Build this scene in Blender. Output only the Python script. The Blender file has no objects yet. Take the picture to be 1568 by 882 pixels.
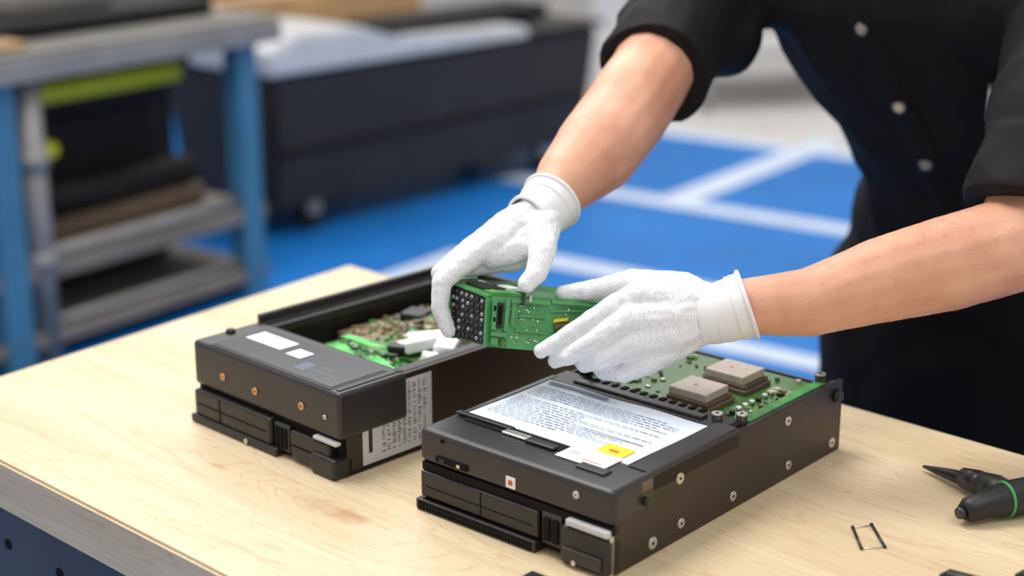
import bpy, bmesh, math, random
from mathutils import Vector, Matrix, noise
from mathutils.bvhtree import BVHTree
random.seed(7)
scene=bpy.context.scene
COL=bpy.context.collection
V=Vector
# ------------------------------------------------------------------ materials
def srgb(r,g,b):
    f=lambda c:(c/255/12.92) if c/255<=.04045 else ((c/255+.055)/1.055)**2.4
    return (f(r),f(g),f(b),1)
def M(name,col,rough=.5,metal=0,bump=0,bscale=200,var=0,vscale=20,sss=0,coat=0,spec=.5,detail=4,col2=None):
    m=bpy.data.materials.new(name);m.use_nodes=True
    nt=m.node_tree;b=nt.nodes['Principled BSDF'];N=nt.nodes;L=nt.links
    b.inputs['Base Color'].default_value=col
    b.inputs['Roughness'].default_value=rough;b.inputs['Metallic'].default_value=metal
    b.inputs['Specular IOR Level'].default_value=spec
    if sss:
        b.inputs['Subsurface Weight'].default_value=sss;b.inputs['Subsurface Radius'].default_value=(.01,.004,.002);b.inputs['Subsurface Scale'].default_value=.6
    if coat: b.inputs['Coat Weight'].default_value=coat
    tc=N.new('ShaderNodeTexCoord')
    if var or col2:
        n=N.new('ShaderNodeTexNoise');n.inputs['Scale'].default_value=vscale;n.inputs['Detail'].default_value=detail
        L.new(tc.outputs['Object'],n.inputs['Vector'])
        r=N.new('ShaderNodeValToRGB')
        c1=tuple(c*(1-var) for c in col[:3])+(1,)
        c2=col2 if col2 else tuple(min(1,c*(1+var)) for c in col[:3])+(1,)
        r.color_ramp.elements[0].color=c1;r.color_ramp.elements[1].color=c2
        r.color_ramp.elements[0].position=.35;r.color_ramp.elements[1].position=.65
        L.new(n.outputs['Fac'],r.inputs['Fac']);L.new(r.outputs['Color'],b.inputs['Base Color'])
    if bump:
        n2=N.new('ShaderNodeTexNoise');n2.inputs['Scale'].default_value=bscale;n2.inputs['Detail'].default_value=3
        L.new(tc.outputs['Object'],n2.inputs['Vector'])
        bp=N.new('ShaderNodeBump');bp.inputs['Strength'].default_value=bump;bp.inputs['Distance'].default_value=.001
        L.new(n2.outputs['Fac'],bp.inputs['Height']);L.new(bp.outputs['Normal'],b.inputs['Normal'])
    return m
black=M('black_plastic',srgb(31,29,28),.40,bump=.15,bscale=900,var=.1)
charcoal=M('charcoal_plastic',srgb(43,41,42),.34,bump=.12,bscale=900,var=.08)
darkgap=M('dark_recess',srgb(8,8,9),.7,spec=.2)
steelblk=M('brown_black_coated_steel',srgb(50,38,31),.36,.2,bump=.1,bscale=600,var=.08)
gloss=M('gloss_panel',srgb(48,50,55),.18)
silver=M('screw_steel',srgb(205,203,198),.28,.85,var=.1,vscale=400)
copper=M('copper_screw',srgb(205,160,115),.35,.7)
white_lab=M('label_white',srgb(240,241,240),.55,var=.03,vscale=60)
grey_lab=M('label_grey',srgb(196,195,198),.4,var=.04,vscale=60)
paper=M('paper',srgb(216,227,239),.6,var=.05,vscale=15)
ink=M('ink',srgb(120,130,148),.7)
inkd=M('ink_dark',srgb(35,35,38),.7)
yellow=M('yellow_sticker',srgb(242,208,40),.5)
orange=M('orange_print',srgb(205,80,45),.5)
pcbbright=M('pcb_light_green',srgb(76,148,78),.4,var=.25,vscale=60)
casting=M('moulded_green_housing',srgb(80,152,90),.38,var=.12,vscale=70,bump=.2,bscale=300)
chipg=M('chip_grey',srgb(190,178,166),.5,var=.06,vscale=90)
chipb=M('heatsink_brown',srgb(104,86,68),.55,var=.15,vscale=120)
beige=M('component_beige',srgb(205,195,165),.5)
tan=M('granular_tan',srgb(150,132,104),.7,var=.2,vscale=200)
def pcbmat(name,c1,c2,sc,dots=(190,200,160)):
    m=bpy.data.materials.new(name);m.use_nodes=True;nt=m.node_tree;N=nt.nodes;L=nt.links;b=N['Principled BSDF']
    tc=N.new('ShaderNodeTexCoord')
    br=N.new('ShaderNodeTexBrick');br.inputs['Scale'].default_value=sc;br.inputs['Color1'].default_value=c1;br.inputs['Color2'].default_value=tuple(x*.75 for x in c1[:3])+(1,)
    br.inputs['Mortar'].default_value=c2;br.inputs['Mortar Size'].default_value=.03
    L.new(tc.outputs['Object'],br.inputs['Vector'])
    vo=N.new('ShaderNodeTexVoronoi');vo.inputs['Scale'].default_value=sc*6
    L.new(tc.outputs['Object'],vo.inputs['Vector'])
    rp=N.new('ShaderNodeValToRGB');rp.color_ramp.elements[0].position=.12;rp.color_ramp.elements[1].position=.16
    rp.color_ramp.elements[0].color=(1,1,1,1);rp.color_ramp.elements[1].color=(0,0,0,1)
    L.new(vo.outputs['Distance'],rp.inputs['Fac'])
    mx=N.new('ShaderNodeMix');mx.data_type='RGBA';L.new(rp.outputs['Color'],mx.inputs['Factor'])
    L.new(br.outputs['Color'],mx.inputs['A']);mx.inputs['B'].default_value=srgb(*dots)
    L.new(mx.outputs['Result'],b.inputs['Base Color']);b.inputs['Roughness'].default_value=.3
    bp=N.new('ShaderNodeBump');bp.inputs['Strength'].default_value=.3;bp.inputs['Distance'].default_value=.001
    L.new(br.outputs['Fac'],bp.inputs['Height']);L.new(bp.outputs['Normal'],b.inputs['Normal'])
    return m
pcb=pcbmat('pcb_green',srgb(62,108,46),srgb(88,134,70),55,(160,165,120))
pcb2=pcbmat('pcb_green_bright',srgb(66,140,76),srgb(106,176,112),50)
# ------------------------------------------------------------------ mesh builder
class MB:
    def __init__(s): s.bm=bmesh.new();s.mats=[]
    def mi(s,m):
        if m not in s.mats: s.mats.append(m)
        return s.mats.index(m)
    def _fin(s,vs,mat,smooth=False,bev=0,seg=2):
        fs=set(f for v in vs for f in v.link_faces);i=s.mi(mat)
        for f in fs: f.material_index=i;f.smooth=smooth
        if bev:
            es=list(set(e for v in vs for e in v.link_edges))
            bmesh.ops.bevel(s.bm,geom=es,offset=bev,segments=seg,affect='EDGES',profile=.5,material=i)
    def box(s,x0,x1,y0,y1,z0,z1,mat,bev=0,rot=None,seg=2):
        c=V(((x0+x1)/2,(y0+y1)/2,(z0+z1)/2))
        mt=Matrix.Translation(c)
        if rot: mt=mt@rot
        mt=mt@Matrix.Diagonal((x1-x0,y1-y0,z1-z0,1))
        r=bmesh.ops.create_cube(s.bm,size=1,matrix=mt)
        s._fin(r['verts'],mat,False,bev,seg)
    def cyl(s,p0,p1,r0,r1,mat,seg=20,smooth=True,bev=0):
        p0=V(p0);p1=V(p1);d=p1-p0
        q=d.to_track_quat('Z','Y').to_matrix().to_4x4()
        r=bmesh.ops.create_cone(s.bm,cap_ends=True,segments=seg,radius1=max(r0,1e-5),radius2=max(r1,1e-5),depth=d.length,matrix=Matrix.Translation((p0+p1)/2)@q)
        s._fin(r['verts'],mat,False,0)
        if smooth:
            for f in set(f for v in r['verts'] for f in v.link_faces):
                if len(f.verts)==4: f.smooth=True
        if bev:
            es=[e for e in set(e for v in r['verts'] for e in v.link_edges) if any(len(f.verts)>4 for f in e.link_faces)]
            bmesh.ops.bevel(s.bm,geom=es,offset=bev,segments=2,affect='EDGES',material=s.mi(mat))
    def sph(s,c,r,mat,u=20,v=12,rot=None):
        if not hasattr(r,'__len__'): r=(r,r,r)
        mt=Matrix.Translation(V(c))
        if rot: mt=mt@rot
        k=bmesh.ops.create_uvsphere(s.bm,u_segments=u,v_segments=v,radius=1,matrix=mt@Matrix.Diagonal((*r,1)))
        s._fin(k['verts'],mat,True)
    def poly(s,vs,fs,mat,smooth=False,bev=0):
        b=[s.bm.verts.new(V(v)) for v in vs]
        i=s.mi(mat)
        for f in fs:
            q=s.bm.faces.new([b[k] for k in f]);q.material_index=i;q.smooth=smooth
        if bev:
            bmesh.ops.bevel(s.bm,geom=list(set(e for v in b for e in v.link_edges)),offset=bev,segments=2,affect='EDGES',material=i)
    def loft(s,secs,mat,n=36,cap=True,smooth=True):
        rings=[]
        for c,a,b in secs:
            rings.append([s.bm.verts.new(V(c)+V(a)*math.cos(2*math.pi*k/n)+V(b)*math.sin(2*math.pi*k/n)) for k in range(n)])
        i=s.mi(mat)
        for r0,r1 in zip(rings,rings[1:]):
            for k in range(n):
                f=s.bm.faces.new((r0[k],r0[(k+1)%n],r1[(k+1)%n],r1[k]));f.material_index=i;f.smooth=smooth
        if cap:
            s.bm.faces.new(rings[0][::-1]).material_index=i;s.bm.faces.new(rings[-1]).material_index=i
    def tube(s,pts,rs,mat,n=14,cap=True):
        pts=[V(p) for p in pts]
        if not hasattr(rs,'__len__'): rs=[rs]*len(pts)
        secs=[];prev=None
        for i,p in enumerate(pts):
            d=(pts[min(i+1,len(pts)-1)]-pts[max(i-1,0)]).normalized()
            if prev is None:
                a=d.orthogonal().normalized()
            else:
                a=(prev-d*prev.dot(d)).normalized()
            prev=a;b=d.cross(a)
            secs.append((p,a*rs[i],b*rs[i]))
        s.loft(secs,mat,n,cap)
    def mesh(s,name,recalc=True):
        if recalc: bmesh.ops.recalc_face_normals(s.bm,faces=s.bm.faces)
        me=bpy.data.meshes.new(name);s.bm.to_mesh(me);s.bm.free()
        for m in s.mats: me.materials.append(m)
        return me
    def make(s,name,parent=None):
        me=s.mesh(name);o=bpy.data.objects.new(name,me);COL.objects.link(o)
        if parent: o.parent=parent
        return o
def empty(name,loc=(0,0,0),rz=0):
    e=bpy.data.objects.new(name,None);e.empty_display_size=.1;COL.objects.link(e);e.location=loc;e.rotation_euler=(0,0,math.radians(rz));return e
def remesh(mb,name,voxel,mat,parent=None,smooth=6,disp=None,fac=.5):
    me=mb.mesh(name+'_src',True);o=bpy.data.objects.new(name+'_src',me);COL.objects.link(o)
    r=o.modifiers.new('r','REMESH');r.mode='VOXEL';r.voxel_size=voxel;r.use_smooth_shade=True
    if smooth:
        k=o.modifiers.new('s','SMOOTH');k.iterations=smooth;k.factor=fac
    dg=bpy.context.evaluated_depsgraph_get();dg.update()
    nm=bpy.data.meshes.new_from_object(o.evaluated_get(dg));nm.name=name
    bpy.data.objects.remove(o)
    if disp:
        nr=[v.normal.copy() for v in nm.vertices]
        for v,n in zip(nm.vertices,nr): v.co+=n*disp(v.co,n)
    nm.materials.clear();nm.materials.append(mat)
    for p in nm.polygons: p.use_smooth=True;p.material_index=0
    ob=bpy.data.objects.new(name,nm);COL.objects.link(ob)
    if parent: ob.parent=parent
    return ob
# ------------------------------------------------------------------ floor
conc=M('concrete_floor',srgb(190,186,182),.5,var=.08,vscale=3)
bluef=M('blue_floor_paint',srgb(18,108,184),.45,var=.10,vscale=2,bump=.1,bscale=60,spec=.3)
linep=M('floor_line_paint',srgb(200,210,226),.45,var=.06,vscale=6)
b=MB();b.box(-9,11,-3,16,-.1,0,conc);floor=b.make('floor')
GA=-35.4
gx=V((math.cos(math.radians(GA)),math.sin(math.radians(GA)),0));gy=V((-gx.y,gx.x,0))
def gquad(mb,p,a0,a1,b0,b1,z0,z1,mat):
    p=V(p)
    vs=[]
    for z in (z0,z1):
        for a,bb in ((a0,b0),(a1,b0),(a1,b1),(a0,b1)):
            q=p+gx*a+gy*bb;vs.append((q.x,q.y,z))
    mb.poly(vs,[(0,3,2,1),(4,5,6,7),(0,1,5,4),(1,2,6,5),(2,3,7,6),(3,0,4,7)],mat)
b=MB();gquad(b,(.79,7.50,0),-7,7,-9,.06,0.0002,.002,bluef);b.make('floor_blue_paint')
b=MB()
gquad(b,(.79,7.50,0),-7,7,-.06,.06,.002,.0035,linep)
gquad(b,(.46,6.24,0),-.6,5,-.065,.065,.002,.0035,linep)
gquad(b,(.13,5.29,0),-.3,5,-.06,.06,.002,.0035,linep)
gquad(b,(.78,4.28,0),-.6,4,-.05,.05,.002,.0035,linep)
q=V((.63,6.13,0));gquad(b,q,-.075,.075,.0,1.5,.0021,.0036,linep)
q=V((-.28,5.23,0));gquad(b,q,-.05,.05,-1.5,.2,.0021,.0036,linep)
b.make('floor_marking_lines')
b=MB();b.box(-9,11,15.8,16,0,5,M('wall_paint',srgb(205,206,208),.7,var=.03,vscale=2));b.make('wall_back')
# ------------------------------------------------------------------ main workbench
def woodmat():
    m=bpy.data.materials.new('birch_wood');m.use_nodes=True;nt=m.node_tree;N=nt.nodes;L=nt.links;b=N['Principled BSDF']
    tc=N.new('ShaderNodeTexCoord')
    rot=N.new('ShaderNodeMapping');rot.inputs['Rotation'].default_value=(0,0,math.radians(43))
    L.new(tc.outputs['Object'],rot.inputs['Vector'])
    a=math.radians(43)
    def kp(kx,ky): return (kx*math.cos(a)-ky*math.sin(a),kx*math.sin(a)+ky*math.cos(a))
    KX,KY=kp(-.152,1.401)
    ks=N.new('ShaderNodeMapping');ks.inputs['Scale'].default_value=(.5,1.4,0);L.new(rot.outputs[0],ks.inputs['Vector'])
    d0=N.new('ShaderNodeVectorMath');d0.operation='DISTANCE';L.new(ks.outputs[0],d0.inputs[0]);d0.inputs[1].default_value=(KX*.5,KY*1.4,0)
    kr0=N.new('ShaderNodeMapRange');kr0.interpolation_type='SMOOTHSTEP';L.new(d0.outputs['Value'],kr0.inputs['Value']);kr0.inputs['From Min'].default_value=0;kr0.inputs['From Max'].default_value=.11;kr0.inputs['To Min'].default_value=.35;kr0.inputs['To Max'].default_value=0
    mp=N.new('ShaderNodeMapping');mp.inputs['Scale'].default_value=(1.1,9,9);L.new(rot.outputs[0],mp.inputs['Vector'])
    n=N.new('ShaderNodeTexNoise');n.inputs['Scale'].default_value=1.6;n.inputs['Detail'].default_value=5;n.inputs['Distortion'].default_value=.6
    L.new(mp.outputs[0],n.inputs['Vector'])
    an=N.new('ShaderNodeMath');an.operation='ADD';L.new(n.outputs['Fac'],an.inputs[0]);L.new(kr0.outputs[0],an.inputs[1])
    mm=N.new('ShaderNodeMath');mm.operation='MULTIPLY';mm.inputs[1].default_value=85;L.new(an.outputs[0],mm.inputs[0])
    sn=N.new('ShaderNodeMath');sn.operation='SINE';L.new(mm.outputs[0],sn.inputs[0])
    r=N.new('ShaderNodeValToRGB');e=r.color_ramp.elements
    e[0].position=.25;e[0].color=srgb(208,184,146);e[1].position=.75;e[1].color=srgb(229,210,176)
    L.new(n.outputs['Fac'],r.inputs['Fac'])
    mp2=N.new('ShaderNodeMapping');mp2.inputs['Scale'].default_value=(8,240,240);L.new(rot.outputs[0],mp2.inputs['Vector'])
    n2=N.new('ShaderNodeTexNoise');n2.inputs['Scale'].default_value=1;n2.inputs['Detail'].default_value=3;L.new(mp2.outputs[0],n2.inputs['Vector'])
    r2=N.new('ShaderNodeValToRGB');r2.color_ramp.elements[0].color=(.82,.78,.72,1);r2.color_ramp.elements[1].color=(1,1,1,1)
    r2.color_ramp.elements[0].position=.3;r2.color_ramp.elements[1].position=.6
    L.new(n2.outputs['Fac'],r2.inputs['Fac'])
    mx=N.new('ShaderNodeMix');mx.data_type='RGBA';mx.blend_type='MULTIPLY';mx.inputs['Factor'].default_value=.5
    L.new(r.outputs[0],mx.inputs['A']);L.new(r2.outputs[0],mx.inputs['B'])
    r3=N.new('ShaderNodeValToRGB');r3.color_ramp.elements[0].position=.80;r3.color_ramp.elements[1].position=1
    r3.color_ramp.elements[0].color=(1,1,1,1);r3.color_ramp.elements[1].color=(.80,.68,.54,1)
    L.new(sn.outputs[0],r3.inputs['Fac'])
    mx2=N.new('ShaderNodeMix');mx2.data_type='RGBA';mx2.blend_type='MULTIPLY';mx2.inputs['Factor'].default_value=.45
    L.new(mx.outputs['Result'],mx2.inputs['A']);L.new(r3.outputs[0],mx2.inputs['B'])
    last=mx2.outputs['Result']
    for (kx,ky,kr,st) in ((-.152,1.401,.016,.75),(-.185,1.42,.03,.45),(-.30,1.52,.010,.4)):
        X,Y=kp(kx,ky)
        nn=N.new('ShaderNodeTexNoise');nn.inputs['Scale'].default_value=40;L.new(rot.outputs[0],nn.inputs['Vector'])
        d=N.new('ShaderNodeVectorMath');d.operation='DISTANCE';L.new(ks.outputs[0],d.inputs[0]);d.inputs[1].default_value=(X*.5,Y*1.4,0)
        ad=N.new('ShaderNodeMath');ad.operation='MULTIPLY_ADD';L.new(nn.outputs['Fac'],ad.inputs[0]);ad.inputs[1].default_value=.02;L.new(d.outputs['Value'],ad.inputs[2])
        rr=N.new('ShaderNodeMapRange');rr.inputs['From Min'].default_value=.010;rr.inputs['From Max'].default_value=kr+.01;L.new(ad.outputs[0],rr.inputs['Value'])
        rr.inputs['To Min'].default_value=st;rr.inputs['To Max'].default_value=0
        m3=N.new('ShaderNodeMix');m3.data_type='RGBA';L.new(rr.outputs[0],m3.inputs['Factor']);L.new(last,m3.inputs['A']);m3.inputs['B'].default_value=srgb(176,130,86)
        last=m3.outputs['Result']
    L.new(last,b.inputs['Base Color']);b.inputs['Roughness'].default_value=.42
    bp=N.new('ShaderNodeBump');bp.inputs['Strength'].default_value=.08;bp.inputs['Distance'].default_value=.001
    L.new(n2.outputs['Fac'],bp.inputs['Height']);L.new(bp.outputs['Normal'],b.inputs['Normal'])
    return m
wood=woodmat()
bench=empty('workbench')
TL=V((-.24,2.273));ed=V((.732,-.682));ed.normalize()
NL=V((-.691,1.684))
def slab(mb,pts,z0,z1,mat,bev):
    n=len(pts);vs=[(p[0],p[1],z0) for p in pts]+[(p[0],p[1],z1) for p in pts]
    mb.poly(vs,[tuple(range(n))[::-1],tuple(range(n,2*n))]+[(i,(i+1)%n,n+(i+1)%n,n+i) for i in range(n)],mat,bev=bev)
P3=TL+ed*2.6;P2=NL+ed*2.6
b=MB();slab(b,[NL,P2,P3,TL],.793,.85,wood,.003);b.make('wooden_top',bench)
blu=M('bench_steel_grey',srgb(78,76,76),.5,.1,var=.08,vscale=8)
nrm=V((-ed.y,ed.x))
b=MB()
def obox(mb,p,along,dx,dy,z0,z1,mat,bev=0):
    a=V(along).normalized();n=V((-a.y,a.x))
    p=V(p);pts=[p,p+a*dx,p+a*dx+n*dy,p+n*dy];slab(mb,pts,z0,z1,mat,bev)
obox(b,NL+ed*.03+nrm*.012,ed,2.5,.02,.62,.793,blu,.002)
obox(b,NL+ed*.03+nrm*.68,ed,2.5,.02,.62,.793,blu,.002)
obox(b,NL+ed*.03+nrm*.03,ed,.02,.66,.62,.793,blu,.002)
for a in (.03,1.2,2.45):
    for n in (.02,.65):
        obox(b,NL+ed*a+nrm*n,ed,.06,.05,0,.7,blu,.003)
for i in range(24):
    p=NL+ed*(.1+i*.1)+nrm*.0115
    b.cyl((p.x,p.y,.745),(p.x-nrm.x*.001,p.y-nrm.y*.001,.745),.006,.006,darkgap,12)
b.make('steel_frame',bench)
# ------------------------------------------------------------------ drive enclosure (closed lid with document)
def textlines(mb,x0,x1,y0,y1,z,mat,step,h,rnd,flip=False,gap=.1):
    y=y1
    while y>y0:
        x=x0
        if rnd.random()>gap:
            end=x1-(x1-x0)*rnd.choice([0,0,.1,.3,.5])
            while x<end:
                w=rnd.uniform(.003,.012);w=min(w,end-x)
                mb.poly([(x,y,z),(x+w,y,z),(x+w,y+h,z),(x,y+h,z)],[(0,1,2,3)],mat)
                x+=w+rnd.uniform(.0012,.002)
        y-=step
def screw(mb,p,d,r,mat,slot=True):
    p=V(p);d=V(d).normalized()
    mb.cyl(p-d*.001,p+d*.0012,r,r,mat,20,bev=.0004)
    mb.cyl(p+d*.0010,p+d*.0014,r*.35,r*.3,darkgap,6,False)
R=empty('drive_enclosure',(-.088,1.423,.8505),-41)
W,Ln,H=.232,.392,.080
b=MB()
b.box(.004,W-.004,.012,Ln-.004,.004,.062,darkgap)
b.box(W-.004,W,.004,Ln,.0,H-.002,steelblk,.001)
b.box(0,.004,.006,Ln,.0,H-.004,steelblk,.001)
b.box(0,W,Ln-.004,Ln,.0,H-.012,steelblk,.001)
b.box(W-.010,W-.004,.19,Ln-.004,.06,H-.004,charcoal,.001)
b.make('chassis',R)
b=MB()
b.box(-.001,W+.001,0,.062,.047,.0815,charcoal,.006,seg=4)
b.box(.204,W,.05,.20,.060,.0815,charcoal,.003)
b.box(-.001,.008,.05,.20,.060,.0805,charcoal,.002)
b.box(.0,W-.012,.186,.222,.060,.0800,black,.003)
b.box(.006,.206,.055,.19,.060,.0785,black,.001)
b.box(.02,.14,.040,.0545,.081,.0830,darkgap,.001)
b.box(.004,.075,.046,.053,.0825,.0855,black,.001)
b.box(.07,.10,.038,.048,.082,.0845,silver,.001)
b.box(.10,.135,.036,.046,.082,.0850,black,.0015)
for i in range(13): b.box(.03+i*.012,.036+i*.012,.212,.220,.079,.0812,darkgap,.0005)
b.box(.03,.19,.195,.206,.079,.0825,charcoal,.0012)
b.make('lid_bezel',R)
b=MB()
b.box(.003,W-.003,.004,.014,.004,.047,darkgap)
b.box(.003,.150,-.003,.012,.013,.039,black,.002)
b.box(.000,.150,-.007,.012,-.0,.011,black,.0015)
b.box(.153,.176,-.001,.012,.010,.041,charcoal,.001)
b.box(.156,.163,-.003,.0,.014,.036,darkgap);b.box(.166,.173,-.003,.0,.014,.036,darkgap)
b.box(.178,W,-.006,.014,.001,.037,black,.003)
b.box(.182,.226,-.0085,-.004,.006,.018,charcoal,.001)
b.box(.184,.231,-.006,.002,.0385,.0445,grey_lab,.001)
b.box(.003,W,.0,.01,.0395,.0475,darkgap)
for i in range(34):
    for k in range(2):
        b.box(.004+i*.0042,.0068+i*.0042,-.0078,-.0068,.0015+k*.0045,.0048+k*.0045,darkgap)
b.box(.01,.145,-.0036,-.003,.024,.0246,darkgap);b.box(.08,.0806,-.0036,-.003,.014,.039,darkgap)
b.box(.022,.062,-.0022,0,.053,.0585,darkgap,.0005);b.box(.028,.034,-.003,0,.0545,.0575,charcoal);b.box(.05,.054,-.003,0,.0545,.0575,silver)
b.box(.110,.121,-.0012,0,.052,.063,white_lab,.0003);b.box(.113,.118,-.0015,0,.055,.060,orange)
b.box(.222,.232,-.002,.003,.0,.04,silver,.0005)
screw(b,(.192,-.0005,.068),(0,-1,0),.0035,silver);screw(b,(.03,-.0005,.075),(0,-1,0),.002,darkgap)
b.cyl((.196,-.008,.006),(.196,-.0095,.006),.0025,.0025,silver,12)
b.make('front_caddies',R)
b=MB()
rp=.0795
vs=[];fs=[]
nx,ny=16,10
for j in range(ny+1):
    for i in range(nx+1):
        x=.008+.196*i/nx;y=.057+.128*j/ny
        z=rp+.0006*math.sin(x*60+y*30)+.0012*max(0,(i/nx-.9))*8*max(0,j/ny-.7)
        vs.append((x,y,z+.001))
for j in range(ny):
    for i in range(nx):
        a=j*(nx+1)+i;fs.append((a,a+1,a+nx+2,a+nx+1))
b.poly(vs,fs,paper,True)
rnd=random.Random(3)
textlines(b,.016,.19,.068,.172,rp+.0022,ink,.0055,.0012,rnd,gap=.12)
b.poly([(.014,.174,rp+.0022),(.09,.174,rp+.0022),(.09,.180,rp+.0022),(.014,.180,rp+.0022)],[(0,1,2,3)],ink)
b.poly([(.120,.10,rp+.0024),(.190,.10,rp+.0024),(.190,.1012,rp+.0024),(.120,.1012,rp+.0024)],[(0,1,2,3)],inkd)
b.make('service_document',R)
b=MB()
b.box(.162,.192,.064,.086,.0816,.0822,yellow);b.box(.172,.182,.071,.075,.0822,.0824,orange)
b.box(.142,.196,.030,.062,.0820,.0832,white_lab,.0004)
b.box(.168,.190,.0365,.0385,.0832,.0834,orange);b.box(.148,.160,.040,.050,.0832,.0834,grey_lab)
b.box(.172,.205,.022,.034,.0812,.0836,black,.001)
b.make('stickers',R)
b=MB()
b.box(.006,W-.012,.223,Ln-.006,.064,.0665,pcb)
b.box(.212,.2235,.228,Ln-.02,.066,.0775,pcbbright,.001)
def chip(x0,x1,y0,y1,z,sc=1):
    b.box(x0-.004,x1+.006,y0-.005,y1+.003,z,z+.005,chipb,.0008)
    b.box(x0-.001,x1+.003,y0-.002,y1+.002,z+.005,z+.009,chipb,.0008)
    b.box(x0,x1,y0,y1,z+.009,z+.018,chipg,.0012)
    b.cyl((x0+.02,y0+.02,z+.018),(x0+.02,y0+.02,z+.0182),.002,.002,orange,14)
chip(.116,.162,.243,.284,.0665);chip(.114,.162,.311,.352,.0665)
rnd=random.Random(11)
for i in range(120):
    x=rnd.uniform(.012,.205);y=rnd.uniform(.228,Ln-.012)
    if .105<x<.178 and .232<y<.36: continue
    w=rnd.uniform(.002,.007);h=rnd.uniform(.0015,.005);z=rnd.uniform(.001,.004)
    b.box(x,x+w,y,y+h,.0665,.0665+z,rnd.choice([black,black,beige,silver,pcbbright,pcb,pcb,chipb]))
for i in range(10):
    x=.185;y=.232+i*.012;b.cyl((x,y,.0665),(x,y,.071),.003,.003,rnd.choice([silver,black]),12)
for i in range(22): b.box(.175+.0018*i,.1760+.0018*i,.334,.350,.067,.0672,beige)
b.make('main_circuit_board',R)
b=MB()
for p in ((.199,.208),(.218,.222),(.216,.372),(.012,.235),(.012,.372)):
    b.cyl((p[0],p[1],.066),(p[0],p[1],.084),.0055,.0055,steelblk,16,bev=.0006);screw(b,(p[0],p[1],.0848),(0,0,1),.0058,silver)
b.cyl((.02,.222,.075),(.034,.226,.092),.006,.0055,black,14);b.cyl((.034,.226,.092),(.036,.2265,.095),.007,.007,silver,14)
for (y,z,r) in ((.100,.062,.0055),(.104,.016,.005),(.060,.012,.006),(.190,.014,.005),(.285,.063,.005),(.290,.014,.0048),(.375,.012,.0055)):
    screw(b,(W,y,z),(1,0,0),r,silver)
b.cyl((W-.002,.379,.063),(W+.006,.379,.063),.0075,.0065,black,18,bev=.001)
b.cyl((W-.001,.046,.058),(W+.006,.046,.058),.004,.0045,black,14,bev=.0006)
b.box(W-.001,W+.002,.040,.056,.068,.077,chipb,.001)
b.make('screws',R)
# ------------------------------------------------------------------ second enclosure (open)
Lf=empty('drive_enclosure.001',(-.344,1.656,.8505),-44)
W,Ln,H=.243,.385,.090
b=MB()
b.box(0,W,.004,Ln,-.0,.006,black,.001)
b.box(W-.006,W,.006,Ln,.0,H,steelblk,.0015)
b.box(W-.020,W-.004,.088,Ln,H-.010,H+.001,black,.002)
b.box(0,.008,.006,Ln,.0,H+.001,black,.001)
b.box(-.004,.003,.085,Ln,.05,H+.010,charcoal,.002)
b.box(.003,.020,.088,Ln,H-.012,H-.001,black,.002)
b.box(0,W,Ln-.008,Ln,.0,H+.010,black,.002)
b.box(.006,W-.006,.08,.09,.02,H-.001,black)
b.box(.006,W-.006,.004,.085,.03,H-.01,darkgap)
b.box(.008,W-.02,.10,Ln-.01,.03,.045,darkgap)
b.make('chassis',Lf)
b=MB()
b.box(-.002,W+.002,-.004,.088,.041,.0915,charcoal,.005,seg=4)
b.box(.026,.228,-.001,.076,.0905,.0922,black,.001)
b.box(.029,.225,.002,.073,.0915,.0928,gloss,.0008)
b.box(.232,.238,.002,.08,.091,.0925,black,.0006)
b.cyl((.008,.040,.091),(.008,.040,.0955),.006,.005,black,16,bev=.001)
b.box(.038,.098,.038,.064,.0928,.0934,white_lab,.0002)
b.box(.112,.136,.034,.054,.0928,.0936,white_lab,.0004)
for i in range(5): b.box(.150+i*.003,.151+i*.003+.001,.014,.034,.0928,.093,ink)
b.box(.165,.205,.022,.023,.0928,.093,ink);b.box(.17,.19,.032,.033,.0928,.093,ink)
screw(b,(.235,.083,.0915),(0,0,1),.004,black)
b.make('lid_bezel',Lf)
b=MB()
b.box(.002,W-.002,.0,.014,.0,.041,darkgap)
b.box(.004,.138,-.010,.012,.008,.038,black,.003)
b.box(.000,.150,-.013,.010,-.0,.009,black,.002)
b.box(.140,.165,-.006,.012,.006,.036,charcoal,.0015)
for i in range(3): b.box(.143+i*.007,.147+i*.007,-.0075,-.0055,.010,.032,darkgap)
b.box(.168,W-.012,-.008,.012,.004,.034,black,.0025)
b.box(.205,W,-.012,.014,-.0,.022,black,.003)
b.box(.205,W-.002,-.0075,.0,.035,.039,grey_lab,.001)
b.box(.01,.13,-.0108,-.0098,.022,.023,darkgap);b.box(.05,.0506,-.0108,-.0098,.01,.036,darkgap)
b.box(.17,.225,-.009,-.0078,.018,.019,darkgap)
for x,z in ((.052,.062),(.108,.060),(.185,.064)): screw(b,(x,-.0045,z),(0,-1,0),.0042,copper)
screw(b,(.222,-.0045,.062),(0,-1,0),.0025,silver)
b.cyl((.10,-.0132,.004),(.10,-.0145,.004),.003,.003,silver,10)
b.make('front_caddies',Lf)
b=MB()
x=W+.0006
b.box(W-.0002,x,.026,.122,.006,.084,grey_lab)
b.box(x-.0002,x+.0004,.034,.0385,.018,.062,inkd)
rnd=random.Random(5)
for k in range(9):
    y0=.052+k*.0072
    for j in range(26):
        if rnd.random()<.85:
            z=.014+j*.0026;b.box(x-.0002,x+.0002,y0,y0+rnd.uniform(.0025,.0055),z,z+.0011,ink if rnd.random()<.5 else inkd)
b.make('rating_label',Lf)
b=MB()
b.box(.010,W-.022,.10,Ln-.012,.045,.048,pcb)
b.box(.045,.205,.108,.185,.058,.061,pcb2,.0005)
b.box(.085,.215,.165,.235,.062,.065,pcb,.0005,Matrix.Rotation(.12,4,'Z'))
rnd=random.Random(21)
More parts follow.
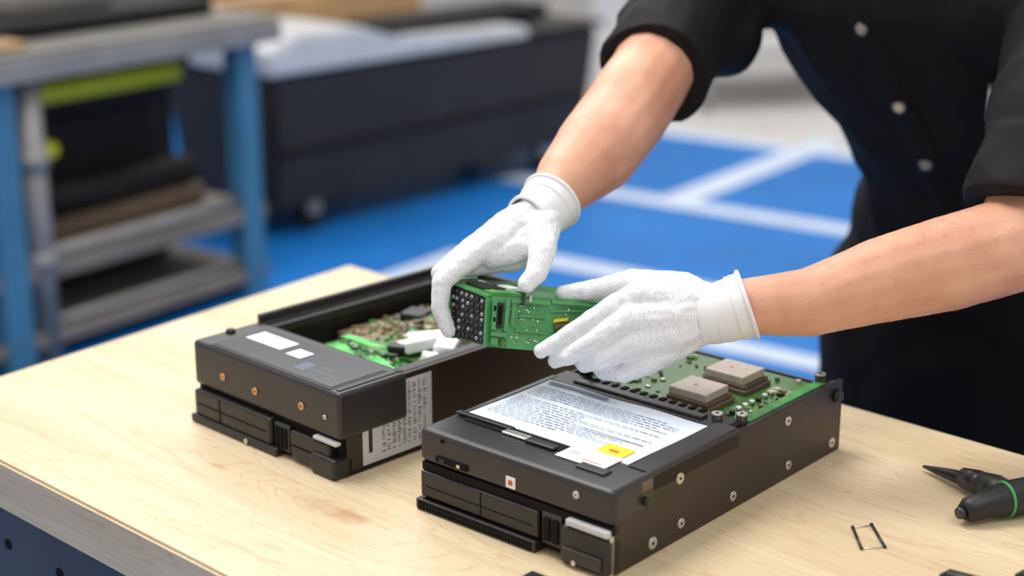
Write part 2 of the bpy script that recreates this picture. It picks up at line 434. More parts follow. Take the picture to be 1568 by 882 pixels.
for i in range(150):
    x=rnd.uniform(.05,.195);y=rnd.uniform(.112,.18)
    w=rnd.uniform(.002,.008);h=rnd.uniform(.002,.006);z=rnd.uniform(.001,.005)
    b.box(x,x+w,y,y+h,.061,.061+z,rnd.choice([pcb,pcbbright,pcbbright,black,beige,chipb,silver]),0)
for i in range(700):
    x=rnd.uniform(.02,W-.035);y=rnd.uniform(.19,Ln-.02)
    w=rnd.uniform(.003,.009);h=rnd.uniform(.002,.008)
    top=.062+.014*max(0,1-((x-.13)/.10)**2)*max(0,1-((y-.27)/.10)**2)
    z=top+rnd.uniform(-.004,.003)
    rot=Matrix.Rotation(rnd.uniform(0,3.1),4,'Z')@Matrix.Rotation(rnd.uniform(-.5,.5),4,'X')
    b.box(x,x+w,y,y+h,z-.004,z,rnd.choice([tan,tan,tan,chipb,chipg,beige,pcb2,pcbbright,tan,black]),0,rot)
b.box(.015,W-.03,.185,Ln-.015,.047,.060,tan,.002)
b.make('circuit_boards_inside',Lf)
b=MB()
def ribbon(pts,w,t,mat):
    vs=[];n=len(pts)
    for (x,y,z,a) in pts:
        for s in (-1,1): vs.append((x+s*w*math.cos(a),y+s*w*math.sin(a),z))
        for s in (-1,1): vs.append((x+s*w*math.cos(a),y+s*w*math.sin(a),z-t))
    fs=[]
    for i in range(n-1):
        a=i*4;c=a+4
        fs+=[(a,a+1,c+1,c),(a+2,c+2,c+3,a+3),(a,c,c+2,a+2),(a+1,a+3,c+3,c+1)]
    b.poly(vs,fs,mat,False)
grn=M('flex_green',srgb(66,190,70),.35)
ribbon([(.07+.010*i,.125+.003*math.sin(i*1.1),.070+.004*math.sin(i*.9),1.4+.05*i) for i in range(13)],.008,.001,grn)
ribbon([(.06+.01*i,.160+.003*i,.068+.003*math.cos(i*.7),1.2) for i in range(7)],.006,.001,grn)
for (x,y,z,r) in ((.15,.19,.074,(.022,.013,.007)),(.178,.208,.076,(.026,.012,.006)),(.14,.215,.073,(.024,.012,.006)),(.195,.17,.072,(.014,.010,.006))):
    b.box(x-r[0],x+r[0],y-r[1],y+r[1],z-r[2],z+r[2],white_lab,.003,Matrix.Rotation(x*30,4,'Z')@Matrix.Rotation(.25*math.sin(x*90),4,'X'),3)
b.box(.13,.152,.160,.176,.068,.078,black,.003,Matrix.Rotation(.5,4,'Z'))
b.box(.05,.08,.25,.28,.06,.078,black,.003,Matrix.Rotation(.3,4,'Z'))
b.make('loose_components',Lf)
# ------------------------------------------------------------------ working frame above the bench (cm, tilted 16.8 deg)
tp=math.radians(16.8);cp,sp=math.cos(tp),math.sin(tp)
HO=V((0,1.551,1.0318));HX=V((1,0,0));HY=V((0,sp,cp));HZ=V((0,-cp,sp))
def Hc(x,y,z): return HO+HX*(x*.01)+HY*(y*.01)+HZ*(z*.01)
b=MB()
T=[(-6.2,.9,-1.5),(-2.1,-.7,2.0),(4,-1.0,1.0),(10.3,-1.8,-.6),(8,-.2,-3),(-4,1.0,-3.6)]
B=[(-5.8,-5.2,-1.5),(-2.4,-5.9,2.0),(3,-6.5,1.0),(7.6,-4.0,-.6),(6.5,-3.4,-2.6),(-3.6,-4.2,-3.6)]
n=6
b.poly([Hc(*p) for p in T+B],[tuple(range(n)),tuple(range(n,2*n))[::-1]]+[(i,n+i,n+(i+1)%n,(i+1)%n) for i in range(n)],casting,bev=.0012)
def face_pt(face,u,v,off):
    t0,t1,b1,b0=[Hc(*p) for p in face]
    p=t0*(1-u)*(1-v)+t1*u*(1-v)+b1*u*v+b0*(1-u)*v
    nn=(t1-t0).cross(b0-t0).normalized()
    c=sum((Hc(*q) for q in T+B),V())/12
    if nn.dot(p-c)<0: nn=-nn
    return p+nn*off,nn,(t1-t0).normalized()
def fbox(face,u0,u1,v0,v1,h,mat,off=0):
    c=[face_pt(face,u,v,off)[0] for u,v in ((u0,v0),(u1,v0),(u1,v1),(u0,v1))]
    nn=face_pt(face,(u0+u1)/2,(v0+v1)/2,0)[1]
    vs=[p-nn*.0005 for p in c]+[p+nn*h for p in c]
    b.poly(vs,[(0,1,2,3),(4,5,6,7),(0,1,5,4),(1,2,6,5),(2,3,7,6),(3,0,4,7)],mat)
FL=(T[0],T[1],B[1],B[0]);FM=(T[1],T[2],B[2],B[1]);FR=(T[2],T[3],B[3],B[2]);FT=(T[0],T[5],T[2],T[1])
fbox(FL,.04,.95,.08,.95,.004,black)
bead=M('connector_bead',srgb(150,150,155),.2,.5)
rnd=random.Random(14)
for i in range(7):
    for j in range(7):
        p,nn,_=face_pt(FL,.10+.13*i+rnd.uniform(-.02,.02),.15+.122*j+rnd.uniform(-.02,.02),.0045)
        b.sph(p,(.0024,.0024,.0024),bead if rnd.random()<.35 else charcoal,10,6)
fbox(FL,.0,.04,.02,.98,.006,casting);fbox(FL,.95,1,.02,.98,.005,casting);fbox(FL,0,1,0,.05,.006,pcbbright)
rnd=random.Random(8)
fbox(FM,.12,.22,.14,.62,.002,black);fbox(FM,.14,.20,.20,.55,.003,darkgap)
fbox(FM,.03,.10,.10,.66,.005,casting);fbox(FM,.25,.31,.06,.66,.005,casting)
fbox(FM,.05,.09,.2,.3,.0055,darkgap);fbox(FM,.05,.09,.42,.5,.0055,darkgap)
fbox(FM,.02,.30,.70,.78,.006,casting);fbox(FM,.04,.16,.80,.95,.004,casting);fbox(FM,.2,.32,.82,.97,.003,pcb)
fbox(FM,.34,.98,.05,.13,.004,casting);fbox(FM,.36,.42,.13,.55,.003,casting);fbox(FM,.5,.96,.34,.38,.003,pcbbright)
fbox(FM,.45,.95,.62,.66,.003,pcbbright)
fbox(FM,.5,.55,-.03,.16,.007,charcoal);fbox(FM,.62,.66,-.02,.10,.006,silver)
for f,k,w0,h0 in ((FM,44,.035,.035),(FR,30,.025,.05)):
    for i in range(k):
        u=rnd.uniform(.34,.93) if f is FM else rnd.uniform(.03,.9);v=rnd.uniform(.12,.9);w=rnd.uniform(.012,w0);h=rnd.uniform(.014,h0)
        fbox(f,u,u+w,v,v+h,rnd.uniform(.0008,.0025),rnd.choice([white_lab,white_lab,pcbbright,beige,pcb,silver,pcbbright,casting]))
fbox(FR,.15,.55,.50,.60,.004,chipb);fbox(FR,.2,.75,.66,.76,.004,charcoal);fbox(FR,.55,.72,.42,.58,.005,yellow);fbox(FR,.1,.35,.40,.46,.004,yellow);fbox(FR,.35,.52,.62,.66,.005,yellow)
fbox(FR,.0,.95,.03,.10,.003,casting);fbox(FR,.0,.95,.22,.26,.002,casting)
for i in range(16):
    u=rnd.uniform(.05,.9);v=rnd.uniform(.15,.85);fbox(FT,u,u+.06,v,v+.1,rnd.uniform(.001,.003),rnd.choice([black,charcoal,white_lab,pcb,silver]))
fbox(FT,.0,.5,.82,1.0,.003,pcbbright)
fbox(FT,.1,.9,.3,.7,.0025,charcoal);fbox(FT,.55,.8,.55,.75,.004,white_lab)
b.make('held_circuit_board')
# ------------------------------------------------------------------ worker
worker=empty('worker')
skin=M('skin',srgb(212,152,122),.48,bump=.3,bscale=420,var=.06,vscale=16,sss=.12,col2=srgb(226,172,144),detail=5)
def glovemat():
    m=bpy.data.materials.new('dotted_glove_knit');m.use_nodes=True;nt=m.node_tree;N=nt.nodes;L=nt.links;b=N['Principled BSDF']
    tc=N.new('ShaderNodeTexCoord')
    mp=N.new('ShaderNodeMapping');mp.inputs['Rotation'].default_value=(.5,.35,.6);L.new(tc.outputs['Object'],mp.inputs['Vector'])
    vo=N.new('ShaderNodeTexVoronoi');vo.inputs['Scale'].default_value=400;vo.inputs['Randomness'].default_value=.12
    L.new(mp.outputs[0],vo.inputs['Vector'])
    rp=N.new('ShaderNodeValToRGB');rp.color_ramp.elements[0].position=.20;rp.color_ramp.elements[1].position=.36
    rp.color_ramp.elements[0].color=srgb(206,205,208);rp.color_ramp.elements[1].color=srgb(237,237,240)
    L.new(vo.outputs['Distance'],rp.inputs['Fac']);L.new(rp.outputs[0],b.inputs['Base Color'])
    b.inputs['Roughness'].default_value=.9;b.inputs['Specular IOR Level'].default_value=.15
    b.inputs['Sheen Weight'].default_value=.2
    b.inputs['Subsurface Weight'].default_value=.1;b.inputs['Subsurface Radius'].default_value=(.004,.004,.004);b.inputs['Subsurface Scale'].default_value=.5
    n2=N.new('ShaderNodeTexNoise');n2.inputs['Scale'].default_value=90;L.new(tc.outputs['Object'],n2.inputs['Vector'])
    ad=N.new('ShaderNodeMath');ad.operation='ADD';L.new(vo.outputs['Distance'],ad.inputs[0]);L.new(n2.outputs['Fac'],ad.inputs[1])
    bp=N.new('ShaderNodeBump');bp.inputs['Strength'].default_value=.35;bp.inputs['Distance'].default_value=.001
    L.new(ad.outputs[0],bp.inputs['Height']);L.new(bp.outputs['Normal'],b.inputs['Normal'])
    return m
glove=glovemat()
cuffm=M('glove_rib_cuff',srgb(236,235,235),.85,bump=.3,bscale=700,spec=.2)
def chain(mb,pts,mat=None):
    for a in pts: mb.sph(Hc(*a[:3]),a[3]*.01,mat or glove,14,9)
    for a,c in zip(pts,pts[1:]): mb.cyl(Hc(*a[:3]),Hc(*c[:3]),a[3]*.01,c[3]*.01,mat or glove,14)
def fold(amp,sc,seed=0):
    def f(co,n):
        p=co*sc+V((seed,0,0));return amp*(noise.noise(p)+.5*noise.noise(p*2.3))
    return f
def gfold(seed,wp):
    W0=Hc(*wp)
    def f(co,n):
        p=co*90+V((seed,0,0));k=max(0,1-(co-W0).length/.07)
        q=V((co.x*70,co.y*40,co.z*70+seed))
        return .0008*(noise.noise(p)+.5*noise.noise(p*2.3))+.0022*k*(.5-abs(noise.noise(q)*2))
    return f
b=MB()
w=(2.9,7.6,-4.8,2.45)
chain(b,[w,(.6,6.3,-3.0,2.2),(-1.8,4.7,-1.6,1.75),(-3.8,3.4,-.9,1.3),(-7.15,.6,-.4,1.02),(-7.35,-2.0,-.5,.92),(-6.45,-4.3,-.9,.80)])
chain(b,[w,(.2,6.4,-4.2,2.1),(-4.2,3.9,-2.6,1.3),(-7.3,1.6,-2.8,1.02),(-7.1,-1.2,-3.2,.9),(-5.6,-3,-4.6,.8)])
chain(b,[w,(.4,6.6,-5,2.0),(-3.6,4.2,-4.3,1.25),(-6.2,1.9,-5.1,.98),(-5.8,-.9,-5.6,.88),(-4.2,-2.4,-5.4,.78)])
chain(b,[w,(.8,6.3,-5.8,1.9),(-2.6,4.0,-5.8,1.1),(-4.6,2,-7,.85),(-4.2,-.4,-7,.78),(-2.8,-1.8,-6.2,.7)])
chain(b,[w,(3.0,5.9,-2.4,1.95),(3.05,3.6,-.1,1.4),(2.5,1.5,1.0,1.1),(1.45,.35,1.3,.95)])
chain(b,[(2.2,5,-1.8,1.7),(.2,3.9,-1.4,1.5),(-2,3.3,-1.4,1.35)])
chain(b,[(2.0,4.0,-2.6,1.4),(0.3,3.0,-2.8,1.35),(-2.6,2.5,-2.6,1.2),(-5.2,2.2,-2.2,1.2)])
remesh(b,'gloved_hand_right',.0015,glove,worker,5,gfold(0,(1.5,6.8,-3.5)))
b=MB()
w=(19.4,-2.3,5.4,2.55)
chain(b,[w,(16,-1.3,5.7,2.25),(12.6,-.7,5.9,1.6),(10,-1.9,5.3,1.25),(7.7,-3.3,4.4,1.08),(5,-5.1,3.1,.92),(2.9,-6.3,2.5,.78)])
chain(b,[w,(15.6,-2.8,6.2,2.25),(11.7,-3.0,6.5,1.6),(7.8,-5.4,5.0,1.05),(5.6,-6.8,3.6,.9),(4.3,-7.3,1.8,.78)])
chain(b,[w,(15.6,-4.2,6,2.2),(12,-5.2,6.2,1.6),(8.8,-7.0,4.9,1.05),(7.2,-7.6,2.5,.88),(6.5,-6.8,.5,.76)])
chain(b,[w,(16,-5,5.2,2.1),(13.4,-7.0,5.1,1.5),(11.1,-8.4,4.0,1.0),(9.2,-8.4,1.9,.85),(8.2,-7.4,.4,.72)])
chain(b,[w,(16.8,-.4,4.3,2.0),(12.2,.55,2.2,1.4),(8.7,-.1,.3,1.05),(5.2,-.6,-.8,.88)])
chain(b,[(15.6,-.6,4.3,1.7),(13,-.8,3.8,1.6),(11.5,-2,4.5,1.5),(12.2,-4.2,5,1.6)])
remesh(b,'gloved_hand_left',.0015,glove,worker,6,gfold(4,(17.5,-2.5,6)))
def cuff(name,path,rs):
    b=MB();pts=[Hc(*p) for p in path]
    P=[];RR=[]
    n=len(pts)
    for i in range(n-1):
        for k in range(6):
            t=k/6;P.append(pts[i].lerp(pts[i+1],t));RR.append((rs[i]*(1-t)+rs[i+1]*t)*.01+.0005*math.sin((i*6+k)*2.1))
    P.append(pts[-1]);RR.append(rs[-1]*.01)
    b.tube(P,RR,cuffm,40,False)
    o=b.make(name,worker);s=o.modifiers.new('s','SOLIDIFY');s.thickness=.0028;s.offset=0
    for p in o.data.polygons:p.use_smooth=True
    b=MB()
    for idx,rr in ((len(P)-1,.0024),(len(P)-4,.0012),(5,.0012)):
        c=P[idx];d=(P[idx]-P[idx-1]).normalized();a=d.orthogonal().normalized();e=d.cross(a)
        ring=[c+(a*math.cos(t)+e*math.sin(t))*(RR[idx]+.0012) for t in [2*math.pi*k/48 for k in range(49)]]
        b.tube(ring,rr,cuffm,8,False)
    b.make(name+'_hem',worker)
cuff('glove_cuff_right',[(1.6,6.9,-3.8),(2.9,7.7,-5.0),(4.2,9.2,-6.5)],[2.65,2.7,3.1])
cuff('glove_cuff_left',[(18.2,-2.7,5.3),(20.5,-2.4,5.6),(22.9,-1.6,5.9)],[2.8,2.85,3.2])
hairm=M('arm_hair',srgb(158,108,78),.7,spec=.2)
def armhair(ob,name,axis,n,seed):
    rn=random.Random(seed);b=MB();ax=axis.normalized();me=ob.data
    A=Hc(3,8,-5) if 'right' in name else Hc(23,-2,6)
    vs=[];fs=[]
    for i in range(n):
        p=me.polygons[rn.randrange(len(me.polygons))];c=p.center;nn=p.normal
        s=(c-A).length
        if s<.03 or s>.30: continue
        if rn.random()>min(1,s/.14): continue
        t=(ax-nn*ax.dot(nn)).normalized();sidev=nn.cross(t)
        d=(-t*1.0+sidev*rn.uniform(-.5,.7)+nn*.06).normalized();L=rn.uniform(.003,.006)
        k=len(vs);vs+=[c+sidev*.00004,c-sidev*.00004,c+d*L*.5+nn*.0002,c+d*L];fs+=[(k,k+1,k+2),(k+2,k+1,k+3)]
    b.poly(vs,fs,hairm);b.make(name,worker)
b=MB()
S1=(25.4,41.6,-42);S2=(64.5,31.5,-18)
chain(b,[(2.9,7.6,-4.8,2.3),(3.8,8.8,-5.7,2.6),(6,11.5,-8,3.6),(9.1,14.8,-12.5,4.75),(12.7,19.6,-18,5.0),(15.7,24.2,-23,4.9),(20,32,-31,5),(25.4,41.6,-42,5.5)],skin)
ar=remesh(b,'arm_right',.003,skin,worker,14,fold(.0008,20))
armhair(ar,'arm_hair_right',Hc(15,24,-23)-Hc(3,8,-5),1200,1)
b=MB()
chain(b,[(19.6,-2.2,5.4,2.3),(23.4,-1.8,5.8,2.85),(29.3,-1.4,5,3.4),(36.6,.8,3.5,4.25),(43.4,2.4,2,4.8),(51.5,4.6,.2,4.9),(55,11,-4,4.9),(64.5,31.5,-18,5.5)],skin)
al=remesh(b,'arm_left',.003,skin,worker,14,fold(.0008,20,3))
armhair(al,'arm_hair_left',Hc(50,5,1)-Hc(23,-2,6),2000,2)
# shirt
shirtm=M('black_shirt_cloth',srgb(20,18,18),.8,bump=.25,bscale=1200,spec=.3)
fd=V((-.571,-.821,0));sd=V((.821,-.571,0))
secs=[(.93,.625,2.105,.170,.125),(.96,.625,2.10,.172,.125),(1.02,.612,2.080,.150,.118),(1.10,.572,2.045,.156,.120),(1.18,.517,2.012,.170,.123),(1.26,.472,1.98,.188,.12),(1.32,.45,1.955,.175,.10),(1.37,.44,1.94,.10,.08),(1.40,.435,1.93,.07,.07)]
def ctr(z):
    for a,c in zip(secs,secs[1:]):
        if a[0]<=z<=c[0]:
            t=(z-a[0])/(c[0]-a[0]);return V((a[1]*(1-t)+c[1]*t,a[2]*(1-t)+c[2]*t,z))
    s=secs[0] if z<secs[0][0] else secs[-1];return V((s[1],s[2],z))
b=MB()
b.loft([(V((x,y,z)),sd*a,fd*c) for z,x,y,a,c in secs],shirtm,40)
def sleeve(pts):
    P=[Hc(*p[:3]) for p in pts]
    for i in range(len(P)-1): b.cyl(P[i],P[i+1],pts[i][3]*.01,pts[i+1][3]*.01,shirtm,28)
    for i in range(len(P)-2): b.sph(P[i],pts[i][3]*.01,shirtm,24,14)
sleeve([(*S1,8.0),(21.5,34,-34,7.4),(18.6,28.5,-28,7.0),(16.7,24.9,-24.3,6.9)])
sleeve([(*S2,8.0),(60,22.5,-9,7.8),(56.2,14.5,-2.4,7.8),(53.9,7.6,-1.7,8.1)])
b.sph(Hc(56.6,16,-3.2),.076,shirtm,24,14)
a0=ctr(1.30)
b.cyl(a0,Hc(*S1),.085,.08,shirtm,24);b.cyl(a0,Hc(*S2),.085,.08,shirtm,24)
b.cyl(Hc(25.5,31,-36),Hc(20,27.5,-28),.055,.05,shirtm,20)
b.sph(Hc(25.5,31,-36),.055,shirtm)
def sfold(co,n):
    p=V((co.x*6,co.y*6,co.z*3.5))
    r=1-abs(noise.noise(p*1.6+V((3,1,0)))*2)
    q=V((co.x*11,co.y*11,co.z*7+co.x*6))
    r2=1-abs(noise.noise(q)*2)
    return .007*noise.noise(p)+.008*(r-.6)+.006*(r2-.6)
shirt=remesh(b,'shirt',.004,shirtm,worker,4,sfold)
bvh=BVHTree.FromPolygons([v.co.copy() for v in shirt.data.vertices],[tuple(p.vertices) for p in shirt.data.polygons])
def surf(a,z,off=.002):
    o=ctr(z)+sd*a+fd*.6
    h=bvh.ray_cast(o,-fd)
    return (h[0]+fd*off,h[1]) if h[0] else (ctr(z)+sd*a+fd*.13,fd)
b=MB();vs=[];fs=[];zs=[.935+.01*i for i in range(42)]
for z in zs:
    for a in (-.019,-.017,0,.017,.019): vs.append(surf(a,z,.003 if abs(a)<.018 else -.001)[0])
for j in range(len(zs)-1):
    for i in range(4): k=j*5+i;fs.append((k,k+1,k+6,k+5))
b.poly(vs,fs,shirtm,True);b.make('shirt_placket',worker)
b=MB();vs=[];fs=[]
az=[.055+.008*i for i in range(13)];zz=[1.10+.01*i for i in range(12)]
for z in zz:
    for a in az:
        e=a in (az[0],az[-1]) or z in (zz[0],zz[-1]);vs.append(surf(a,z,-.001 if e else .0025)[0])
for j in range(len(zz)-1):
    for i in range(len(az)-1): k=j*len(az)+i;fs.append((k,k+1,k+len(az)+1,k+len(az)))
b.poly(vs,fs,shirtm,True)
p,_=surf(.125,1.19,.006);b.cyl(p,p+V((0,0,-.045)),.003,.003,silver,10);b.make('shirt_pocket',worker)
b=MB()
btn=M('snap_button',srgb(150,150,153),.3,.6)
for z in (1.07,1.148,1.248,1.335):
    p,nn=surf(0,z,.004)
    nn=(nn+fd).normalized()
    b.cyl(p-nn*.001,p+nn*.002,.0085,.0085,btn,24,bev=.0008);b.cyl(p+nn*.002,p+nn*.0026,.0055,.005,silver,20)
b.make('shirt_buttons',worker)
b=MB()
nk=V((.435,1.93,1.39))
b.tube([nk+V((0,0,-.02)),nk+V((0,0,.02)),nk+V((0,0,.05))+fd*.01],[.078,.075,.072],shirtm,30,False)
o=b.make('shirt_collar',worker);s=o.modifiers.new('s','SOLIDIFY');s.thickness=.006
hd=nk+fd*.055+V((0,0,.19))
b=MB()
b.cyl(nk-V((0,0,.03)),nk+fd*.03+V((0,0,.12)),.058,.055,skin,24)
rz=Matrix.Rotation(math.atan2(fd.y,fd.x),4,'Z')
def hp(x,y,z): return hd+fd*x+sd*y+V((0,0,z))
b.sph(hp(-.01,0,.035),(.098,.076,.098),skin,28,18,rz)
b.sph(hp(.02,0,-.03),(.072,.060,.085),skin,24,16,rz)
b.sph(hp(.055,0,-.085),(.028,.03,.022),skin,16,10,rz)
b.cyl(hp(.085,0,.02),hp(.108,0,-.022),.009,.013,skin,14);b.sph(hp(.105,0,-.022),.014,skin)
for s in (-1,1): b.sph(hp(-.005,.074*s,0),(.020,.008,.032),skin,14,10,rz)
b.sph(hp(.082,0,-.056),(.012,.024,.007),skin,14,8,rz)
remesh(b,'head',.003,skin,worker,4)
b=MB();eye=M('eye_white',srgb(235,232,228),.2);iris=M('iris',srgb(70,50,35),.2);lip=M('lips',srgb(175,100,90),.5);hair=M('hair_brown',srgb(52,36,26),.7,bump=.8,bscale=300)
for s in (-1,1):
    b.sph(hp(.072,.031*s,.008),.012,eye);b.sph(hp(.080,.031*s,.008),.006,iris)
    b.sph(hp(.080,.031*s,.030),(.006,.018,.004),hair,12,8,rz)
b.sph(hp(.089,0,-.056),(.006,.022,.005),lip,14,8,rz)
b.make('face_features',worker)
b=MB();b.sph(hp(-.022,0,.052),(.100,.082,.096),hair,28,18,rz);b.sph(hp(-.045,0,.0),(.07,.078,.07),hair,24,14,rz)
remesh(b,'hair',.004,hair,worker,3,fold(.004,60))
trm=M('black_trousers_cloth',srgb(15,13,13),.85,bump=.2,bscale=900,spec=.25)
b=MB()
b.loft([(V((.62,2.115,.97)),sd*.145,fd*.108),(V((.62,2.12,.88)),sd*.175,fd*.128),(V((.62,2.12,.78)),sd*.185,fd*.13),(V((.61,2.12,.68)),sd*.175,fd*.115),(V((.60,2.12,.60)),sd*.15,fd*.08)],trm,36)
for pts in ([(.535,2.17,.84,.098),(.525,2.15,.47,.085),(.54,2.24,.07,.07)],[(.70,2.05,.84,.105),(.68,2.03,.47,.085),(.72,2.10,.07,.07)]):
    for a,c in zip(pts,pts[1:]): b.cyl(a[:3],c[:3],a[3],c[3],trm,24)
    for a in pts[:-1]: b.sph(a[:3],a[3],trm)
def tfold(co,n): return .006*noise.noise(co*9)+.004*noise.noise(co*20)
remesh(b,'trousers',.007,trm,worker,5,tfold)
b=MB();shoe=M('shoe_leather',srgb(25,23,22),.5)
for (x,y) in ((.54,2.24),(.72,2.10)):
    c=V((x,y,0))
    b.loft([(c-fd*.07+V((0,0,.02)),sd*.034,V((0,0,.018))),(c-fd*.06+V((0,0,.05)),sd*.04,V((0,0,.045))),(c+V((0,0,.055)),sd*.045,V((0,0,.05))),(c+fd*.09+V((0,0,.04)),sd*.05,V((0,0,.035))),(c+fd*.17+V((0,0,.028)),sd*.045,V((0,0,.025))),(c+fd*.2+V((0,0,.02)),sd*.02,V((0,0,.015)))],shoe,20)
b.make('shoes',worker)
# ------------------------------------------------------------------ small things on the bench
tb=M('tool_black_rubber',srgb(26,26,28),.45,bump=.2,bscale=500);tg=M('tool_green_ring',srgb(60,160,80),.4);tm=M('tool_steel',srgb(70,70,74),.35,.8)
b=MB();z=.85
b.tube([(.418,1.506,z+.006),(.428,1.490,z+.008),(.440,1.470,z+.011),(.452,1.450,z+.013)],[.0015,.0042,.0065,.0075],tb,14)
b.tube([(.446,1.462,z+.013),(.455,1.447,z+.015),(.462,1.436,z+.016)],[.010,.012,.011],tm,16)
b.tube([(.458,1.440,z+.017),(.466,1.424,z+.018),(.474,1.408,z+.018)],[.011,.014,.013],tb,18)
b.tube([(.424,1.381,z+.013),(.430,1.384,z+.014),(.448,1.391,z+.017),(.470,1.400,z+.018),(.50,1.412,z+.018),(.53,1.424,z+.018),(.56,1.436,z+.018),(.565,1.438,z+.018)],[.008,.012,.013,.017,.0175,.0165,.016,.010],tb,22)
b.tube([(.466,1.3985,z+.018),(.4685,1.3995,z+.018)],[.0176,.0178],tg,22)
b.tube([(.424,1.381,z+.013),(.418,1.379,z+.012)],[.007,.005],tm,14)
b.make('t_handle_screwdriver')
b=MB()
b.cyl((.319,1.372,z+.0018),(.318,1.328,z+.0018),.0014,.0014,tm,8);b.cyl((.338,1.378,z+.0018),(.340,1.331,z+.0018),.0014,.0014,tm,8)
b.cyl((.319,1.372,z+.0012),(.338,1.378,z+.0012),.0005,.0005,silver,8);b.cyl((.318,1.328,z+.0012),(.340,1.331,z+.0012),.0005,.0005,silver,8)
for p in ((.319,1.372),(.318,1.328),(.338,1.378),(.340,1.331)): b.sph((*p,z+.0018),.0018,tm,8,6)
b.make('metal_bracket_clip')
b=MB()
b.tube([(.374,1.266,z+.004),(.380,1.262,z+.007),(.41,1.236,z+.008),(.45,1.206,z+.008)],[.003,.0065,.008,.007],tb,18);b.make('hex_driver')
b=MB()
b.tube([(.440,1.266,z+.004),(.446,1.262,z+.007),(.49,1.236,z+.008),(.53,1.216,z+.008)],[.003,.007,.008,.007],tb,18);b.tube([(.45,1.259,z+.0075),(.455,1.256,z+.0075)],[.0084,.0084],tg,18);b.make('hex_driver.001')
b=MB();b.box(.008,.03,1.250,1.272,z,z+.006,tb,.0015,Matrix.Rotation(-.7,4,'Z'));b.make('plastic_clip')
# ------------------------------------------------------------------ background: shelf bench
lb=empty('steel_shelf_bench',(-1.30,4.26,0),54.6)
blup=M('blue_painted_steel',srgb(62,118,150),.5,var=.08,vscale=6);galv=M('galvanised_steel',srgb(144,140,136),.45,.2,var=.12,vscale=8)
shelfm=M('shelf_board',srgb(122,114,104),.6,var=.14,vscale=5);dk=M('dark_equipment',srgb(30,27,26),.6,var=.2,vscale=6,spec=.2);plank=M('plank_wood',srgb(176,140,98),.6,var=.15,vscale=8)
topm=M('bench_top_grey',srgb(116,112,106),.55,var=.12,vscale=5);yel=M('yellow_green_strap',srgb(215,210,25),.5)
b=MB()
b.cyl((0,0,0),(0,0,.82),.035,.035,galv,20);b.cyl((0,0,.27),(0,0,.32),.045,.045,galv,20);b.cyl((0,0,.55),(0,0,.60),.043,.043,galv,20)
b.box(-.16,-.07,-.04,.04,0,.82,blup,.005);b.box(.76,.84,-.035,.035,0,.84,blup,.005);b.box(.76,.83,.70,.77,0,.84,blup,.005);b.box(-.7,-.62,-.035,.035,0,.84,blup,.005)
b.box(-.16,-.06,.70,.77,0,.82,blup,.005)
b.cyl((.88,.05,0),(.88,.05,.8),.02,.02,galv,14)
b.make('legs',lb)
b=MB();b.box(-.8,.86,-.03,.8,.24,.29,shelfm,.006);b.box(-.8,.86,-.03,.8,.05,.09,shelfm,.006)
b.cyl((0,0,.31),(.80,0,.31),.018,.018,galv,14);b.cyl((0,0,.11),(.80,0,.11),.015,.015,galv,14);b.make('shelves',lb)
b=MB();b.box(-.9,.92,-.06,.85,.82,.88,topm,.01);b.box(-.9,.92,-.07,-.05,.80,.86,galv,.004);b.make('top',lb)
b=MB();b.box(.1,.7,.25,.75,.29,.62,dk,.03);b.box(-.5,0.05,.2,.7,.29,.55,dk,.03);b.box(.2,.75,.3,.7,.09,.2,dk,.02)
b.box(.12,.72,.16,.22,.68,.74,yel,.02);b.box(.02,.14,.05,.12,.55,.60,yel,.02);b.box(.05,.7,.22,.7,.62,.70,dk,.02)
b.box(.6,.80,.3,.75,.29,.80,dk,.02)
b.cyl((.1,.12,.42),(.72,.18,.40),.05,.05,dk,16);b.box(-.1,.75,.12,.25,.29,.36,chipb,.02)
b.make('stored_equipment',lb)
b=MB();b.box(-.4,.80,.1,.6,.88,.93,dk,.01);b.box(.1,.5,.2,.5,.93,1.0,topm,.02);b.box(-.5,0,-.02,.08,.88,.90,plank,.005);b.make('tool_cases',lb)
cb=empty('wheeled_storage_container',(-.83,5.54,0),48.5)
cont=M('dark_grey_container',srgb(52,47,45),.55,var=.12,vscale=4,spec=.3);lidm=M('silver_lid',srgb(214,214,214),.3,.25,var=.08,vscale=5)
b=MB()
v=[(0,.02,.10),(1.75,.02,.10),(1.75,.55,.10),(0,.55,.10),(-.03,-.03,.60),(1.78,-.03,.60),(1.78,.6,.60),(-.03,.6,.60)]
b.poly(v,[(0,3,2,1),(4,5,6,7),(0,1,5,4),(1,2,6,5),(2,3,7,6),(3,0,4,7)],cont,bev=.02)
b.box(.02,1.73,-.012,.02,.30,.33,dk,.006);b.make('body',cb)
b=MB()
prof=[(-.06,.60),(-.06,.68),(.05,.73),(.38,.735),(.60,.66),(1.30,.645),(1.32,.60)]
n=len(prof)
b.poly([(x,-.05,z) for x,z in prof]+[(x,.40,z) for x,z in prof],[tuple(range(n)),tuple(range(n,2*n))[::-1]]+[(i,n+i,n+(i+1)%n,(i+1)%n) for i in range(n)],lidm,bev=.012)
b.box(1.30,1.80,-.05,.62,.60,.625,cont,.01);b.box(-.05,1.3,.40,.62,.60,.66,dk,.01)
b.box(.65,1.6,.10,.34,.64,.70,dk,.015);b.box(.05,1.2,.46,.58,.66,.80,plank,.01);b.make('lid',cb)
b=MB()
for x in (.2,1.5):
    for y in (.06,.48):
        b.cyl((x,y-.02,.05),(x,y+.02,.05),.05,.05,dk,18);b.box(x-.03,x+.03,y-.03,y+.03,.06,.11,galv,.005)
b.make('casters',cb)
wm=M('white_painted_steel',srgb(212,210,208),.5,var=.05,vscale=3)
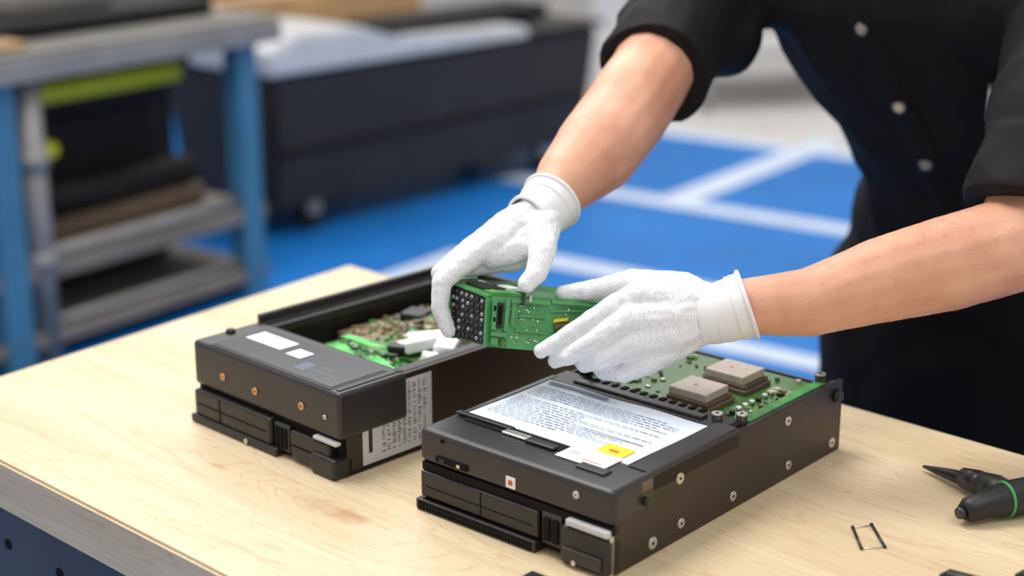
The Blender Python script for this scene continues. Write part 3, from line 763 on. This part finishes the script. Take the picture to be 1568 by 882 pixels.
b=MB();b.box(.42,.60,8.4,8.55,0,3.5,wm,.01);b.box(.38,.64,8.36,8.59,0,.03,wm,.005);b.make('support_column')
gb=empty('packing_table',(.95,8.0,0),20)
b=MB();b.box(0,1.6,0,.9,.30,.36,wm,.01)
for x in (.03,1.53):
    for y in (.03,.83): b.box(x,x+.05,y,y+.05,0,.30,galv,.004)
b.box(.2,1.0,.2,.7,.36,.62,M('kraft_box',srgb(170,160,150),.7,var=.06,vscale=4),.01);b.make('table_parts',gb)
b=MB();b.box(-2.6,-1.0,8.3,9.2,0,.75,cont,.02);b.box(-2.65,-.95,8.25,9.25,.75,.80,topm,.01);b.make('machine_cabinet')
b=MB();b.box(2.6,4.2,9.0,10.2,0,.9,wm,.02);b.box(2.55,4.25,8.95,10.25,.9,.95,galv,.01);b.make('storage_cabinet')
# ------------------------------------------------------------------ light
w=bpy.data.worlds.new('hall');scene.world=w;w.use_nodes=True
w.node_tree.nodes['Background'].inputs[0].default_value=(1,.99,.98,1);w.node_tree.nodes['Background'].inputs[1].default_value=.66
def area(name,loc,tgt,sx,sy,e,col=(1,1,1)):
    l=bpy.data.lights.new(name,'AREA');l.shape='RECTANGLE';l.size=sx;l.size_y=sy;l.energy=e;l.color=col
    o=bpy.data.objects.new(name,l);COL.objects.link(o);o.location=loc;o.rotation_euler=(V(tgt)-V(loc)).to_track_quat('-Z','Y').to_euler()
area('ceiling_lamp',(-.9,2.3,3.6),(0,1.6,.85),1.5,1.5,80,(1,.985,.965))
area('ceiling_lamp.001',(.9,.2,3.6),(.2,1.6,.85),1.2,1.2,22,(1,.99,.97))
area('ceiling_lamp.002',(0,7,4.2),(0,6.5,0),5,4,200)
# ------------------------------------------------------------------ camera
c=bpy.data.cameras.new('camera');co=bpy.data.objects.new('camera',c);COL.objects.link(co)
co.location=(0,0,1.5);co.rotation_euler=(math.radians(90-16.8),0,0)
c.sensor_width=36;c.lens=36*2454/1568
c.dof.use_dof=True;c.dof.focus_distance=1.55;c.dof.aperture_fstop=2.5
c.clip_start=.05;c.clip_end=100
scene.camera=co
scene.view_settings.view_transform='Standard'
